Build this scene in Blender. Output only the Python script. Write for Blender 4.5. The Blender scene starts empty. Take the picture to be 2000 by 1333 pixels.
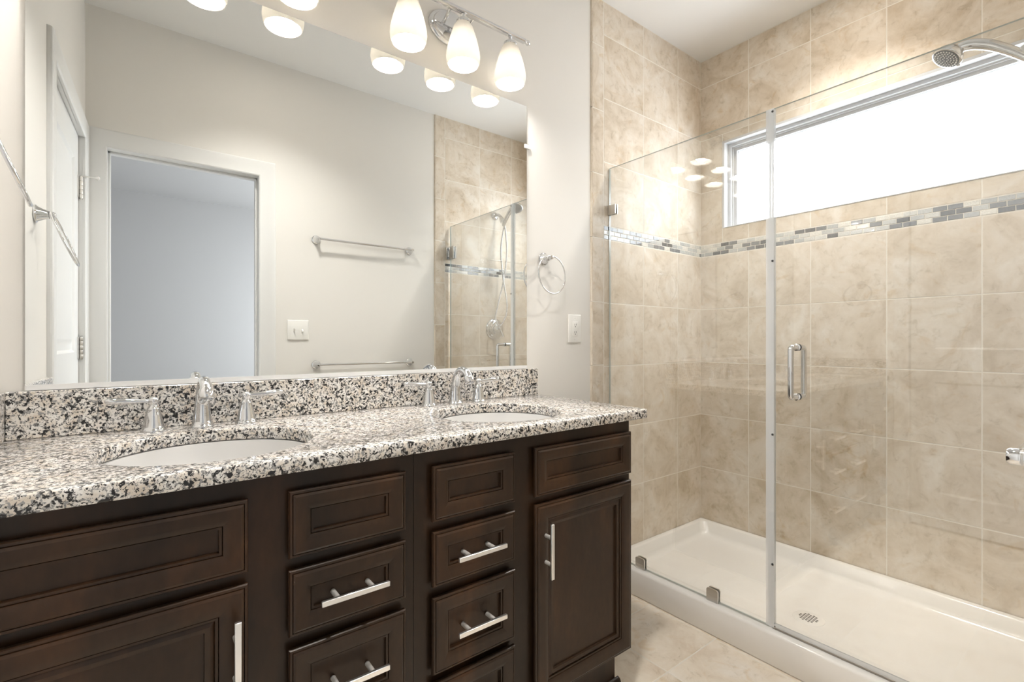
import bpy, bmesh, math, random
from mathutils import Vector, Matrix
random.seed(7)
S = bpy.context.scene
COL = S.collection
PI = math.pi

# ------------------------------------------------------------------ camera
cd = bpy.data.cameras.new('camera'); cam = bpy.data.objects.new('camera', cd); COL.objects.link(cam)
cd.sensor_fit = 'HORIZONTAL'; cd.sensor_width = 36.0; cd.lens = 948.5 / 2000 * 36.0
cd.clip_start = 0.01; cd.clip_end = 60
cam.location = (0.257, -1.58, 1.15)
cam.rotation_euler = (PI / 2, 0, -0.6573)
S.camera = cam

# ------------------------------------------------------------------ world, exposure
w = bpy.data.worlds.new('daylight'); S.world = w; w.use_nodes = True
wn = w.node_tree.nodes; wb = wn['Background']
wb.inputs[0].default_value = (0.92, 0.96, 1.0, 1); wb.inputs[1].default_value = 4.6
S.view_settings.view_transform = 'Standard'; S.view_settings.look = 'None'
S.view_settings.gamma = 1.0; S.view_settings.use_curve_mapping = False
S.view_settings.exposure = 1.32
S.cycles.max_bounces = 14; S.cycles.diffuse_bounces = 7; S.cycles.glossy_bounces = 8
S.cycles.transmission_bounces = 8; S.cycles.transparent_max_bounces = 16
S.cycles.caustics_reflective = False; S.cycles.caustics_refractive = False
S.cycles.sample_clamp_indirect = 6.0; S.cycles.use_denoising = True
BULB = 100.0

def portal(name, loc, rot, sx, sy):
    l = bpy.data.lights.new(name, 'AREA'); l.shape = 'RECTANGLE'; l.size = sx; l.size_y = sy
    l.cycles.is_portal = True
    o = bpy.data.objects.new(name, l); o.location = loc; o.rotation_euler = rot; COL.objects.link(o)
    return o
# openings that let the sky in: the shower window and the bedroom window
portal('shower_window_portal', (2.99, -0.77, 2.03), (0, PI / 2, 0), 0.5, 1.26)
portal('bedroom_window_portal', (3.06, -3.6, 1.35), (0, PI / 2, 0), 1.5, 2.4)

# ------------------------------------------------------------------ materials
def nt(name):
    m = bpy.data.materials.new(name); m.use_nodes = True
    t = m.node_tree; return m, t, t.nodes['Principled BSDF']
def pm(name, col, rough=0.5, metal=0.0, coat=0.0, spec=0.5, bump=None):
    m, t, b = nt(name)
    b.inputs['Base Color'].default_value = (*col, 1); b.inputs['Roughness'].default_value = rough
    b.inputs['Metallic'].default_value = metal; b.inputs['Coat Weight'].default_value = coat
    b.inputs['Specular IOR Level'].default_value = spec
    if bump:
        n = noise(t, bump[0], 3); bp = t.nodes.new('ShaderNodeBump')
        bp.inputs['Strength'].default_value = bump[1]; bp.inputs['Distance'].default_value = bump[2]
        t.links.new(n.outputs['Fac'], bp.inputs['Height']); t.links.new(bp.outputs[0], b.inputs['Normal'])
    return m
def noise(t, scale, detail=2, rough=0.5, vec=None, dist=0.0):
    n = t.nodes.new('ShaderNodeTexNoise'); n.inputs['Scale'].default_value = scale
    n.inputs['Detail'].default_value = detail; n.inputs['Roughness'].default_value = rough
    n.inputs['Distortion'].default_value = dist
    if vec is None:
        vec = t.nodes.new('ShaderNodeTexCoord').outputs['Object']
    t.links.new(vec, n.inputs['Vector']); return n
def ramp(t, fac, stops, interp='LINEAR'):
    r = t.nodes.new('ShaderNodeValToRGB'); r.color_ramp.interpolation = interp
    e = r.color_ramp.elements
    while len(e) < len(stops): e.new(0.5)
    for i, (p, c) in enumerate(stops):
        e[i].position = p; e[i].color = (*c, 1) if len(c) == 3 else c
    t.links.new(fac, r.inputs[0]); return r
def mixc(t, fac, a, b, mode='MIX'):
    m = t.nodes.new('ShaderNodeMix'); m.data_type = 'RGBA'; m.blend_type = mode
    for sock, v in ((m.inputs[0], fac), (m.inputs[6], a), (m.inputs[7], b)):
        if isinstance(v, (float, int)): sock.default_value = v
        elif isinstance(v, tuple): sock.default_value = (*v, 1)
        else: t.links.new(v, sock)
    return m.outputs[2]
def g(v): return (v, v, v)
def srgb(r, gg, b):
    f = lambda c: ((c / 255 + .055) / 1.055) ** 2.4 if c > 10 else c / 255 / 12.92
    return (f(r), f(gg), f(b))

M = {}
M['paint'] = pm('wall_paint', (0.755, 0.735, 0.70), 0.55, bump=(220, 0.05, 0.002))
M['ceil'] = pm('ceiling_paint', (0.80, 0.80, 0.79), 0.7)
M['trim'] = pm('white_trim', (0.73, 0.73, 0.72), 0.32)
M['grey'] = pm('grey_wall_paint', (0.50, 0.495, 0.495), 0.6)
M['carpet'] = pm('carpet', (0.45, 0.43, 0.40), 0.95, bump=(400, 0.4, 0.01))
M['chrome'] = pm('chrome', (0.72, 0.725, 0.735), 0.05, 1.0)
M['nickel'] = pm('brushed_nickel', (0.80, 0.78, 0.75), 0.30, 1.0)
M['steel'] = pm('satin_steel_bar', (0.88, 0.87, 0.86), 0.33, 1.0)
M['alu'] = pm('aluminium_channel', (0.80, 0.80, 0.80), 0.45, 0.2)
M['porcelain'] = pm('porcelain', (0.60, 0.595, 0.585), 0.1, coat=0.4)
M['acrylic'] = pm('shower_pan_acrylic', (0.83, 0.81, 0.78), 0.2, coat=0.2)
M['bronze'] = pm('dull_metal_strip', (0.36, 0.33, 0.29), 0.35, 0.8)
M['poststeel'] = pm('satin_post', (0.60, 0.58, 0.55), 0.42, 0.45)
M['plastic'] = pm('white_plastic', (0.82, 0.81, 0.78), 0.3)
M['dark'] = pm('dark_rubber', (0.02, 0.02, 0.022), 0.5)
M['vinyl'] = pm('window_vinyl', (0.62, 0.63, 0.65), 0.35)
M['grout'] = pm('grout', (0.80, 0.76, 0.69), 0.8)
M['nozzle'] = pm('nozzle_face', (0.10, 0.10, 0.105), 0.35, 0.3)

def tile_mat(name, lo, mid, hi, rough, scale=1.0):
    m, t, b = nt(name)
    tc = t.nodes.new('ShaderNodeTexCoord'); ge = t.nodes.new('ShaderNodeNewGeometry')
    cmb = t.nodes.new('ShaderNodeCombineXYZ')
    mul = t.nodes.new('ShaderNodeMath'); mul.operation = 'MULTIPLY'; mul.inputs[1].default_value = 37.0
    t.links.new(ge.outputs['Random Per Island'], mul.inputs[0])
    for i in range(3): t.links.new(mul.outputs[0], cmb.inputs[i])
    add = t.nodes.new('ShaderNodeVectorMath'); add.operation = 'ADD'
    t.links.new(tc.outputs['Object'], add.inputs[0]); t.links.new(cmb.outputs[0], add.inputs[1])
    v = add.outputs[0]
    n1 = noise(t, 5.5 * scale, 5, 0.62, v, 0.9); n2 = noise(t, 26 * scale, 5, 0.7, v, 0.6); n3 = noise(t, 9 * scale, 3, 0.6, v, 1.6)
    c1 = ramp(t, n1.outputs['Fac'], [(0.30, lo), (0.5, mid), (0.70, hi)])
    c2 = ramp(t, n2.outputs['Fac'], [(0.32, (0.80, 0.77, 0.72)), (0.44, (0.96, 0.95, 0.94)), (0.75, (1.04, 1.04, 1.05))])
    c3 = ramp(t, n3.outputs['Fac'], [(0.60, g(1.0)), (0.72, (0.90, 0.82, 0.70))])
    col = mixc(t, 1.0, c1.outputs[0], c2.outputs[0], 'MULTIPLY'); col = mixc(t, 0.8, col, c3.outputs[0], 'MULTIPLY')
    t.links.new(col, b.inputs['Base Color']); b.inputs['Roughness'].default_value = rough; b.inputs['Specular IOR Level'].default_value = 0.24
    bp = t.nodes.new('ShaderNodeBump'); bp.inputs['Strength'].default_value = 0.12; bp.inputs['Distance'].default_value = 0.004
    t.links.new(n1.outputs['Fac'], bp.inputs['Height']); t.links.new(bp.outputs[0], b.inputs['Normal'])
    return m
M['tile'] = tile_mat('beige_stone_tile', (0.56, 0.475, 0.365), (0.69, 0.615, 0.515), (0.77, 0.725, 0.655), 0.42)
M['floortile'] = tile_mat('beige_floor_tile', (0.70, 0.59, 0.47), (0.83, 0.75, 0.64), (0.88, 0.83, 0.76), 0.3, 0.8)

def mosaic_mat():
    m, t, b = nt('glass_mosaic')
    ge = t.nodes.new('ShaderNodeNewGeometry')
    c = ramp(t, ge.outputs['Random Per Island'], [(0, (0.07, 0.07, 0.075)), (0.17, (0.16, 0.165, 0.175)), (0.34, (0.42, 0.43, 0.43)), (0.50, (0.60, 0.60, 0.57)), (0.70, (0.72, 0.70, 0.64)), (0.86, (0.50, 0.51, 0.50))], 'CONSTANT')
    n = noise(t, 260, 3)
    c2 = ramp(t, n.outputs['Fac'], [(0.35, g(0.85)), (0.65, g(1.1))])
    t.links.new(mixc(t, 1.0, c.outputs[0], c2.outputs[0], 'MULTIPLY'), b.inputs['Base Color'])
    b.inputs['Roughness'].default_value = 0.08; b.inputs['Coat Weight'].default_value = 0.6
    return m
M['mosaic'] = mosaic_mat()

def granite():
    m, t, b = nt('speckled_granite')
    tc = t.nodes.new('ShaderNodeTexCoord').outputs['Object']
    n0 = noise(t, 40, 3, 0.6, tc); base = ramp(t, n0.outputs['Fac'], [(0.36, (0.66, 0.585, 0.50)), (0.50, (0.76, 0.72, 0.67)), (0.64, (0.82, 0.80, 0.775))])
    n1 = noise(t, 150, 3, 0.6, tc, 0.4); f1 = ramp(t, n1.outputs['Fac'], [(0.53, g(0)), (0.575, g(1))])
    n4 = noise(t, 48, 3, 0.6, tc, 0.4); f4 = ramp(t, n4.outputs['Fac'], [(0.50, g(0)), (0.58, g(1))])
    col = mixc(t, f1.outputs[0], base.outputs[0], (0.29, 0.285, 0.28))
    mp = t.nodes.new('ShaderNodeVectorMath'); mp.operation = 'ADD'; mp.inputs[1].default_value = (5.3, 2.2, 9.1)
    t.links.new(tc, mp.inputs[0])
    n2 = noise(t, 210, 3, 0.6, mp.outputs[0], 0.5); f2 = ramp(t, n2.outputs['Fac'], [(0.568, g(0)), (0.603, g(1))])
    n5 = noise(t, 105, 3, 0.6, mp.outputs[0], 0.5)
    f5 = ramp(t, n5.outputs['Fac'], [(0.553, g(0)), (0.588, g(1))])
    blk = mixc(t, 1.0, f2.outputs[0], f5.outputs[0], 'LIGHTEN')
    col = mixc(t, blk, col, (0.022, 0.021, 0.022))
    t.links.new(col, b.inputs['Base Color']); b.inputs['Roughness'].default_value = 0.13
    return m
M['granite'] = granite()

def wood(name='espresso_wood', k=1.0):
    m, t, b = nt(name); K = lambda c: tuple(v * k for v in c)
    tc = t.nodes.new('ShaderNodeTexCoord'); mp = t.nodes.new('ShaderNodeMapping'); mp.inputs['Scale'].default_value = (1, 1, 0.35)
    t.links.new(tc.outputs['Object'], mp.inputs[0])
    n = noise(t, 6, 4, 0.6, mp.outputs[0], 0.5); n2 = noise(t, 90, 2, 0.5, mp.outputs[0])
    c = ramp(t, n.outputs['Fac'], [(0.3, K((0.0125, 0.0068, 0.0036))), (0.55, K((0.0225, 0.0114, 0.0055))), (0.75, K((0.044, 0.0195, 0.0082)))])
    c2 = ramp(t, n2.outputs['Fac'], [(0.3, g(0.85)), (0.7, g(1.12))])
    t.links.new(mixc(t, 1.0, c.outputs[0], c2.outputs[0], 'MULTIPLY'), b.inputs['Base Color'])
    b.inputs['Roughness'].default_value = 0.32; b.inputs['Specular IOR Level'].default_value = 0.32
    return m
M['wood'] = wood(); M['woodlit'] = wood('espresso_wood_lit', 1.45)  # fronts: same wood, colour brightened for the extra light they catch

def mirror_mat():
    m = bpy.data.materials.new('silvered_mirror'); m.use_nodes = True; t = m.node_tree; t.nodes.clear()
    o = t.nodes.new('ShaderNodeOutputMaterial'); gl = t.nodes.new('ShaderNodeBsdfGlossy')
    gl.inputs['Color'].default_value = (0.93, 0.95, 0.945, 1); gl.inputs['Roughness'].default_value = 0.0
    t.links.new(gl.outputs[0], o.inputs[0]); return m
M['mirror'] = mirror_mat()

def clear_mat(name, tint, k=1.0, rough=0.0):
    m = bpy.data.materials.new(name); m.use_nodes = True; t = m.node_tree; t.nodes.clear()
    o = t.nodes.new('ShaderNodeOutputMaterial'); gl = t.nodes.new('ShaderNodeBsdfGlossy'); tr = t.nodes.new('ShaderNodeBsdfTransparent')
    fr = t.nodes.new('ShaderNodeFresnel')
    ge = t.nodes.new('ShaderNodeNewGeometry'); io = t.nodes.new('ShaderNodeMapRange')     # the same reflectance on both faces of the slab
    io.inputs['To Min'].default_value = 1.5; io.inputs['To Max'].default_value = 1 / 1.5
    t.links.new(ge.outputs['Backfacing'], io.inputs['Value']); t.links.new(io.outputs[0], fr.inputs['IOR'])
    mu = t.nodes.new('ShaderNodeMath'); mu.operation = 'MULTIPLY'; mu.inputs[1].default_value = k; mu.use_clamp = True
    tr.inputs[0].default_value = (*tint, 1); gl.inputs['Roughness'].default_value = rough
    mx = t.nodes.new('ShaderNodeMixShader'); t.links.new(fr.outputs[0], mu.inputs[0]); t.links.new(mu.outputs[0], mx.inputs[0])
    t.links.new(tr.outputs[0], mx.inputs[1]); t.links.new(gl.outputs[0], mx.inputs[2]); t.links.new(mx.outputs[0], o.inputs[0])
    return m
M['glass'] = clear_mat('clear_shower_glass', (0.985, 0.992, 0.988), 3.0)
M['edge'] = pm('polished_glass_edge', (0.55, 0.62, 0.60), 0.15, coat=0.5)
M['seal'] = pm('milky_vinyl_seal', (0.85, 0.86, 0.87), 0.25, coat=0.5)
M['seal'].node_tree.nodes['Principled BSDF'].inputs['Alpha'].default_value = 0.42

def shade_mat():
    m = bpy.data.materials.new('frosted_lamp_glass'); m.use_nodes = True; t = m.node_tree; t.nodes.clear()
    o = t.nodes.new('ShaderNodeOutputMaterial'); tl = t.nodes.new('ShaderNodeBsdfTranslucent'); df = t.nodes.new('ShaderNodeBsdfDiffuse')
    tl.inputs[0].default_value = (0.31, 0.298, 0.275, 1); df.inputs[0].default_value = (0.80, 0.78, 0.74, 1)
    mx = t.nodes.new('ShaderNodeMixShader'); mx.inputs[0].default_value = 0.40
    t.links.new(tl.outputs[0], mx.inputs[1]); t.links.new(df.outputs[0], mx.inputs[2]); t.links.new(mx.outputs[0], o.inputs[0]); return m
M['shade'] = shade_mat()
def emit(name, col, s):
    m = bpy.data.materials.new(name); m.use_nodes = True; t = m.node_tree; t.nodes.clear()
    o = t.nodes.new('ShaderNodeOutputMaterial'); e = t.nodes.new('ShaderNodeEmission'); e.inputs[0].default_value = (*col, 1); e.inputs[1].default_value = s
    t.links.new(e.outputs[0], o.inputs[0]); return m
M['lens'] = emit('lit_lens', (1.0, .88, .74), 18.0)
M['bulb'] = emit('lit_bulb', (1.0, 0.96, 0.91), BULB)

# ------------------------------------------------------------------ mesh helpers
def new(): return bmesh.new()
def box(bm, x0, x1, y0, y1, z0, z1, bev=0.0, seg=2, tf=None):
    vs = [bm.verts.new((x, y, z)) for x in (min(x0, x1), max(x0, x1)) for y in (min(y0, y1), max(y0, y1)) for z in (min(z0, z1), max(z0, z1))]
    F = [(0, 1, 3, 2), (4, 6, 7, 5), (0, 4, 5, 1), (2, 3, 7, 6), (0, 2, 6, 4), (1, 5, 7, 3)]
    fs = [bm.faces.new([vs[i] for i in f]) for f in F]
    if bev > 0:
        es = list({e for f in fs for e in f.edges})
        r = bmesh.ops.bevel(bm, geom=es, offset=bev, segments=seg, profile=0.5, affect='EDGES')
        vs = list({v for f in r['faces'] for v in f.verts} | {v for v in vs if v.is_valid})
    if tf:
        for v in vs: v.co = tf(*v.co)
    return vs
def rings(bm, rs, cap0=True, cap1=True, closed=True):
    """loft between rings: lists of points of equal length"""
    V = [[bm.verts.new(p) for p in r] for r in rs]
    n = len(V[0])
    for a, b in zip(V, V[1:]):
        for i in range(n if closed else n - 1):
            j = (i + 1) % n
            bm.faces.new((a[i], a[j], b[j], b[i]))
    if cap0: bm.faces.new(list(reversed(V[0])))
    if cap1: bm.faces.new(V[-1])
    return V
def frame_of(d):
    d = Vector(d).normalized(); up = Vector((0, 0, 1)) if abs(d.z) < 0.9 else Vector((1, 0, 0))
    a = d.cross(up).normalized(); return a, a.cross(d).normalized()
def lathe(bm, prof, o, axis=(0, 0, 1), n=32, sx=1.0, sy=1.0, cap0=True, cap1=True):
    """prof: (r, h) along axis from o"""
    ax = Vector(axis).normalized(); a, b = frame_of(ax); o = Vector(o)
    rs = []
    for r, h in prof:
        r = max(r, 1e-5)
        rs.append([o + ax * h + a * (r * sx * math.cos(2 * PI * i / n)) + b * (r * sy * math.sin(2 * PI * i / n)) for i in range(n)])
    rings(bm, rs, cap0, cap1)
def tube(bm, pts, rad, n=16, cap=True):
    pts = [Vector(p) for p in pts]; R = rad if isinstance(rad, (list, tuple)) else [rad] * len(pts)
    a = None; rs = []
    for i, p in enumerate(pts):
        d = (pts[min(i + 1, len(pts) - 1)] - pts[max(i - 1, 0)]).normalized()
        if a is None: a, b = frame_of(d)
        else:
            a = (a - d * a.dot(d)).normalized(); b = a.cross(d).normalized()
        rs.append([p + a * (R[i] * math.cos(2 * PI * k / n)) + b * (R[i] * math.sin(2 * PI * k / n)) for k in range(n)])
    rings(bm, rs, cap, cap)
def torus(bm, c, R, r, u, v, n=64, m=12):
    c, u, v = Vector(c), Vector(u).normalized(), Vector(v).normalized(); w_ = u.cross(v)
    V = []
    for i in range(n):
        t = 2 * PI * i / n; d = u * math.cos(t) + v * math.sin(t)
        V.append([bm.verts.new(c + d * (R + r * math.cos(2 * PI * k / m)) + w_ * (r * math.sin(2 * PI * k / m))) for k in range(m)])
    for i in range(n):
        for k in range(m):
            bm.faces.new((V[i][k], V[(i + 1) % n][k], V[(i + 1) % n][(k + 1) % m], V[i][(k + 1) % m]))
def spline(P, n=12, closed=False):
    P = [Vector(p) for p in P]; out = []
    for i in range(len(P) - 1):
        p0 = P[max(i - 1, 0)]; p1 = P[i]; p2 = P[i + 1]; p3 = P[min(i + 2, len(P) - 1)]
        for k in range(n):
            t = k / n
            out.append(0.5 * ((2 * p1) + (p2 - p0) * t + (2 * p0 - 5 * p1 + 4 * p2 - p3) * t * t + (3 * p1 - p0 - 3 * p2 + p3) * t ** 3))
    out.append(P[-1]); return out
def lerp_list(vals, n):
    out = []
    for i in range(len(vals) - 1):
        for k in range(n):
            t = k / n; out.append(vals[i] * (1 - t) + vals[i + 1] * t)
    out.append(vals[-1]); return out

ORG = {}
def obj(name, bm, mat, parent=None, loc=None, smooth=38):
    """link one bmesh (built in world coordinates) as one object"""
    bmesh.ops.recalc_face_normals(bm, faces=bm.faces[:])
    o_ = Vector(ORG[parent.name]) if parent else Vector(loc if loc is not None else (0, 0, 0))
    bmesh.ops.translate(bm, verts=bm.verts[:], vec=-o_)
    me = bpy.data.meshes.new(name); bm.to_mesh(me); bm.free()
    for mt in (mat if isinstance(mat, list) else [mat]): me.materials.append(mt)
    if smooth:
        me.polygons.foreach_set('use_smooth', [True] * len(me.polygons)); me.set_sharp_from_angle(angle=math.radians(smooth))
    o = bpy.data.objects.new(name, me); COL.objects.link(o)
    if parent: o.parent = parent
    else: o.location = o_
    ORG[o.name] = tuple(o_)
    return o
def tag(o, label=None, cat=None, group=None, kind=None):
    if label: o['label'] = label
    if cat: o['category'] = cat
    if group: o['group'] = group
    if kind: o['kind'] = kind
    return o
def thing(name, loc, label, cat, group=None):
    o = bpy.data.objects.new(name, None); o.empty_display_size = 0.05; o.location = loc; COL.objects.link(o); ORG[o.name] = tuple(loc)
    return tag(o, label, cat, group)
def copy_tree(o, parent=None):
    c = o.copy(); COL.objects.link(c)
    if parent: c.parent = parent
    for ch in list(o.children): copy_tree(ch, c)
    return c
def struct(o, kind='structure'): o['kind'] = kind; return o

# ------------------------------------------------------------------ room dimensions
CE = 2.778                      # ceiling
XW = 2.865                      # tiled face of the window wall
YD = -1.535                     # face of the doorway wall
TH = math.atan(0.0384)          # the left wall runs slightly out of square
def LW(n, t, z):                # left wall frame: n out of the wall, t along it from the vanity corner
    return Vector((n * math.cos(TH) + t * math.sin(TH), n * math.sin(TH) - t * math.cos(TH), z))
T = 0.3045                      # tile module
TZ = 0.008
WY0, WY1, WZ0, WZ1 = -1.40, -0.14, 1.785, 2.272    # shower window opening

# floor
bm = new()
box(bm, -0.6, XW + 0.1, YD - 0.12, 0.1, -0.12, -0.0008)
fl = struct(obj('floor', bm, M['grout'], loc=(0, 0, 0), smooth=0))
bm = new()
def tile_block(bm, tf, u0, u1, v0, v1, d0, d1, ch=0.0008, gap=0.0021):
    u0 += gap; u1 -= gap; v0 += gap; v1 -= gap
    if u1 - u0 < 0.004 or v1 - v0 < 0.004: return
    r0 = [tf(u, v, d0) for u, v in ((u0, v0), (u1, v0), (u1, v1), (u0, v1))]
    r1 = [tf(u, v, d1 - ch) for u, v in ((u0, v0), (u1, v0), (u1, v1), (u0, v1))]
    r2 = [tf(u, v, d1) for u, v in ((u0 + ch, v0 + ch), (u1 - ch, v0 + ch), (u1 - ch, v1 - ch), (u0 + ch, v1 - ch))]
    rings(bm, [r0, r1, r2], False, True)
xs = [1.715 + T * k for k in range(-7, 5)]; ys = [-0.575 + T * k for k in range(-4, 3)]
for a, b in zip(xs, xs[1:]):
    for c, d in zip(ys, ys[1:]):
        a2, b2, c2, d2 = max(a, -0.3), min(b, XW), max(c, YD - 0.11), min(d, 0)
        if b2 > a2 and d2 > c2: tile_block(bm, lambda u, v, h: Vector((u, v, h)), a2, b2, c2, d2, -0.006, 0.0, gap=0.0022)
obj('tile_field', bm, M['floortile'], fl, smooth=0)

# ceiling
bm = new(); box(bm, -0.7, XW + 0.2, YD - 0.001, 0.15, CE, CE + 0.1)
struct(obj('ceiling', bm, M['ceil'], smooth=0))

# back wall (behind the vanity)
bm = new(); box(bm, -0.4, XW + 0.2, 0.0, 0.12, -0.1, CE + 0.05)
wb_ = struct(obj('wall_back', bm, M['paint'], smooth=0))

def split(r, hole):
    u0, u1, v0, v1 = r
    if not hole: return [r]
    a0, a1, b0, b1 = hole
    if u1 <= a0 or u0 >= a1 or v1 <= b0 or v0 >= b1: return [r]
    out = []
    if u0 < a0: out.append((u0, a0, v0, v1)); u0 = a0
    if u1 > a1: out.append((a1, u1, v0, v1)); u1 = a1
    if v0 < b0: out.append((u0, u1, v0, b0))
    if v1 > b1: out.append((u0, u1, b1, v1))
    return out
def tiles_on(parent, tf, ul, ur, us, zs, hole=None, bull=None, bullz=None, mos=(1.6375, 1.7055)):
    """tile a wall between ul and ur, grout verticals at us, horizontals at zs"""
    bm = new(); us = [ul] + [u for u in us if ul + .01 < u < ur - .01] + [ur]
    for a, b in zip(us, us[1:]):
        for c, d in zip(zs, zs[1:]):
            if abs(c - mos[0]) < 1e-4: continue
            for q in split((a, b, c, d), hole): tile_block(bm, tf, *q, 0.0, TZ)
    if bull:
        zb = [0.0] + bullz + [CE]
        for c, d in zip(zb, zb[1:]):
            u0, u1, v0, v1 = min(bull), max(bull), c, d
            s = 1 if bull[1] > bull[0] else -1
            prof = [(0.0, 0.0), (0.0, .003), (.003, .0065), (.008, TZ)]
            for (o0, h0), (o1, h1) in zip(prof, prof[1:]):
                e = bull[0]
                p = [tf(e + s * o0, v0 + .0015, h0), tf(e + s * o0, v1 - .0015, h0), tf(e + s * o1, v1 - .0015, h1), tf(e + s * o1, v0 + .0015, h1)]
                bm.faces.new([bm.verts.new(x) for x in p])
            tile_block(bm, tf, u0 + (.0065 if s > 0 else 0), u1 - (0 if s > 0 else .0065), v0, v1, 0.0, TZ)
    obj('tile_field', bm, M['tile'], parent, smooth=0)
    # grout bed just under the tile faces
    bm = new()
    for q in split((ul if not bull else min(ul, min(bull) + .006), ur if not bull else max(ur, max(bull) - .006), 0.0, CE), hole):
        u0, u1, v0, v1 = q
        rings(bm, [[tf(u, v, h) for u, v in ((u0, v0), (u1, v0), (u1, v1), (u0, v1))] for h in (0.0005, TZ - .0007)], False, True)
    obj('grout_bed', bm, M['grout'], parent, smooth=0)
    # glass mosaic listello
    bm = new(); H = (mos[1] - mos[0] - .003) / 3; L = 0.0485
    for r in range(3):
        v0 = mos[0] + .0015 + r * H; u = ul - random.random() * 0.002 - (L / 2 if r % 2 else 0)
        while u < ur:
            a, b = max(u, ul), min(u + L, ur)
            if b - a > .006: tile_block(bm, tf, a, b, v0, v0 + H, TZ - .003, TZ + .0005, ch=.0016, gap=.0009)
            u += L
    obj('mosaic_band', bm, M['mosaic'], parent, smooth=0)
ZG = [0.0] + [1.6375 - T * k for k in range(5, -1, -1)] + [1.7055 + T * k for k in range(0, 4)] + [CE]
bz_b = [0.2, 0.485, 0.79, 1.095, 1.40, 1.705, 2.01, 2.315, 2.62]
tiles_on(wb_, lambda u, v, h: Vector((u, -h, v)), 2.026, XW, [2.026 + T * k for k in range(1, 4)], ZG, bull=(1.941, 2.026), bullz=[1.0365 - .3035 * 3, 1.0365 - .3035 * 2, 1.0365 - .3035, 1.0365, 1.336, 1.64, 1.945, 2.249, 2.555])

# window wall (right)
bm = new()
for q in split((-1.9, 0.05, -0.1, CE + .05), (WY0, WY1, WZ0, WZ1)):
    box(bm, XW + TZ, XW + 0.16, q[0], q[1], q[2], q[3])
wr = struct(obj('wall_right', bm, M['paint'], smooth=0))
tiles_on(wr, lambda u, v, h: Vector((XW + TZ - h, u, v)), YD, 0.0, [-0.287 - T * k for k in range(4, -1, -1)], ZG, hole=(WY0, WY1, WZ0, WZ1))

# wall with the doorway (front)
DX0, DX1, DZ = 0.141, 0.812, 2.10
bm = new()
box(bm, -0.4, DX0 - .018, YD - .115, YD, -0.1, CE + .05); box(bm, DX1 + .018, XW + 0.16, YD - .115, YD, -0.1, CE + .05)
box(bm, DX0 - .018, DX1 + .018, YD - .115, YD, DZ + .018, CE + .05)
wf = struct(obj('wall_front', bm, M['paint'], smooth=0))
dz = 0.012
ZGf = [0.0] + [1.6375 + dz - T * k for k in range(5, -1, -1)] + [1.7055 + dz + T * k for k in range(0, 4)] + [CE]
tiles_on(wf, lambda u, v, h: Vector((u, YD + h, v)), 2.03, XW, [2.03 + T * k for k in range(1, 4)], ZGf, bull=(1.945, 2.03), bullz=[0.05, 0.354, 0.659, 0.963, 1.268, 1.572, 1.875, 2.178, 2.48], mos=(1.6375 + dz, 1.7055 + dz))

# left wall with its closed door
LT0, LT1 = 0.69, 1.44
bm = new()
for q in ((-.1, LT0 - .018, -.1, CE + .05), (LT1 + .018, 1.75, -.1, CE + .05), (LT0 - .018, LT1 + .018, DZ + .018, CE + .05)):
    box(bm, -.12, 0, q[0], q[1], q[2], q[3], tf=LW)
box(bm, -.2, -.12, -.1, 1.75, -.1, CE + .05, tf=LW)
struct(obj('wall_left', bm, M['paint'], smooth=0))

def casing(bm, tf, u0, u1, z1, wdt, sgn=1, th=0.018):
    """mitred door casing around u0..u1 up to z1; tf(u, v, h)"""
    prof = [(0.0, 0.0), (0.0, th * .55), (.006, th * .8), (.012, th * .72), (wdt * .55, th * .82), (wdt - .014, th), (wdt - .007, th * .97), (wdt - .002, th * .78), (wdt, th * .5), (wdt, 0.0)]
    pts = []
    for o_, h in prof:
        pts.append([tf(u0 - o_, 0.0, h), tf(u0 - o_, z1 + o_, h), tf(u1 + o_, z1 + o_, h), tf(u1 + o_, 0.0, h)])
    rings(bm, pts, False, False, closed=False)
def jamb(bm, tf, u0, u1, z1, depth, th=.018):
    for a, b, c, d in ((u0 - th, u0, 0, z1), (u1, u1 + th, 0, z1), (u0 - th, u1 + th, z1, z1 + th)):
        r0 = [tf(a, c, 0.001), tf(b, c, 0.001), tf(b, d, 0.001), tf(a, d, 0.001)]; r1 = [tf(a, c, -depth), tf(b, c, -depth), tf(b, d, -depth), tf(a, d, -depth)]
        rings(bm, [r0, r1])
tl = lambda u, v, h: LW(h, u, v)
bm = new(); casing(bm, tl, LT0, LT1, DZ, .082); jamb(bm, tl, LT0, LT1, DZ, .11)
struct(obj('trim_1', bm, M['trim'], smooth=20))
td = lambda u, v, h: Vector((u, YD + h, v))
bm = new(); casing(bm, td, DX0, DX1, DZ, .088, th=.013); jamb(bm, td, DX0, DX1, DZ, .116)
# door stop moulding round the jamb
for a, b, c, d in ((DX0, DX0 + .011, 0, DZ), (DX1 - .011, DX1, 0, DZ), (DX0, DX1, DZ - .011, DZ)):
    box(bm, a, b, YD - .085, YD - .05, c, d, .002, 1)
struct(obj('trim_2', bm, M['trim'], smooth=20))

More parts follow.
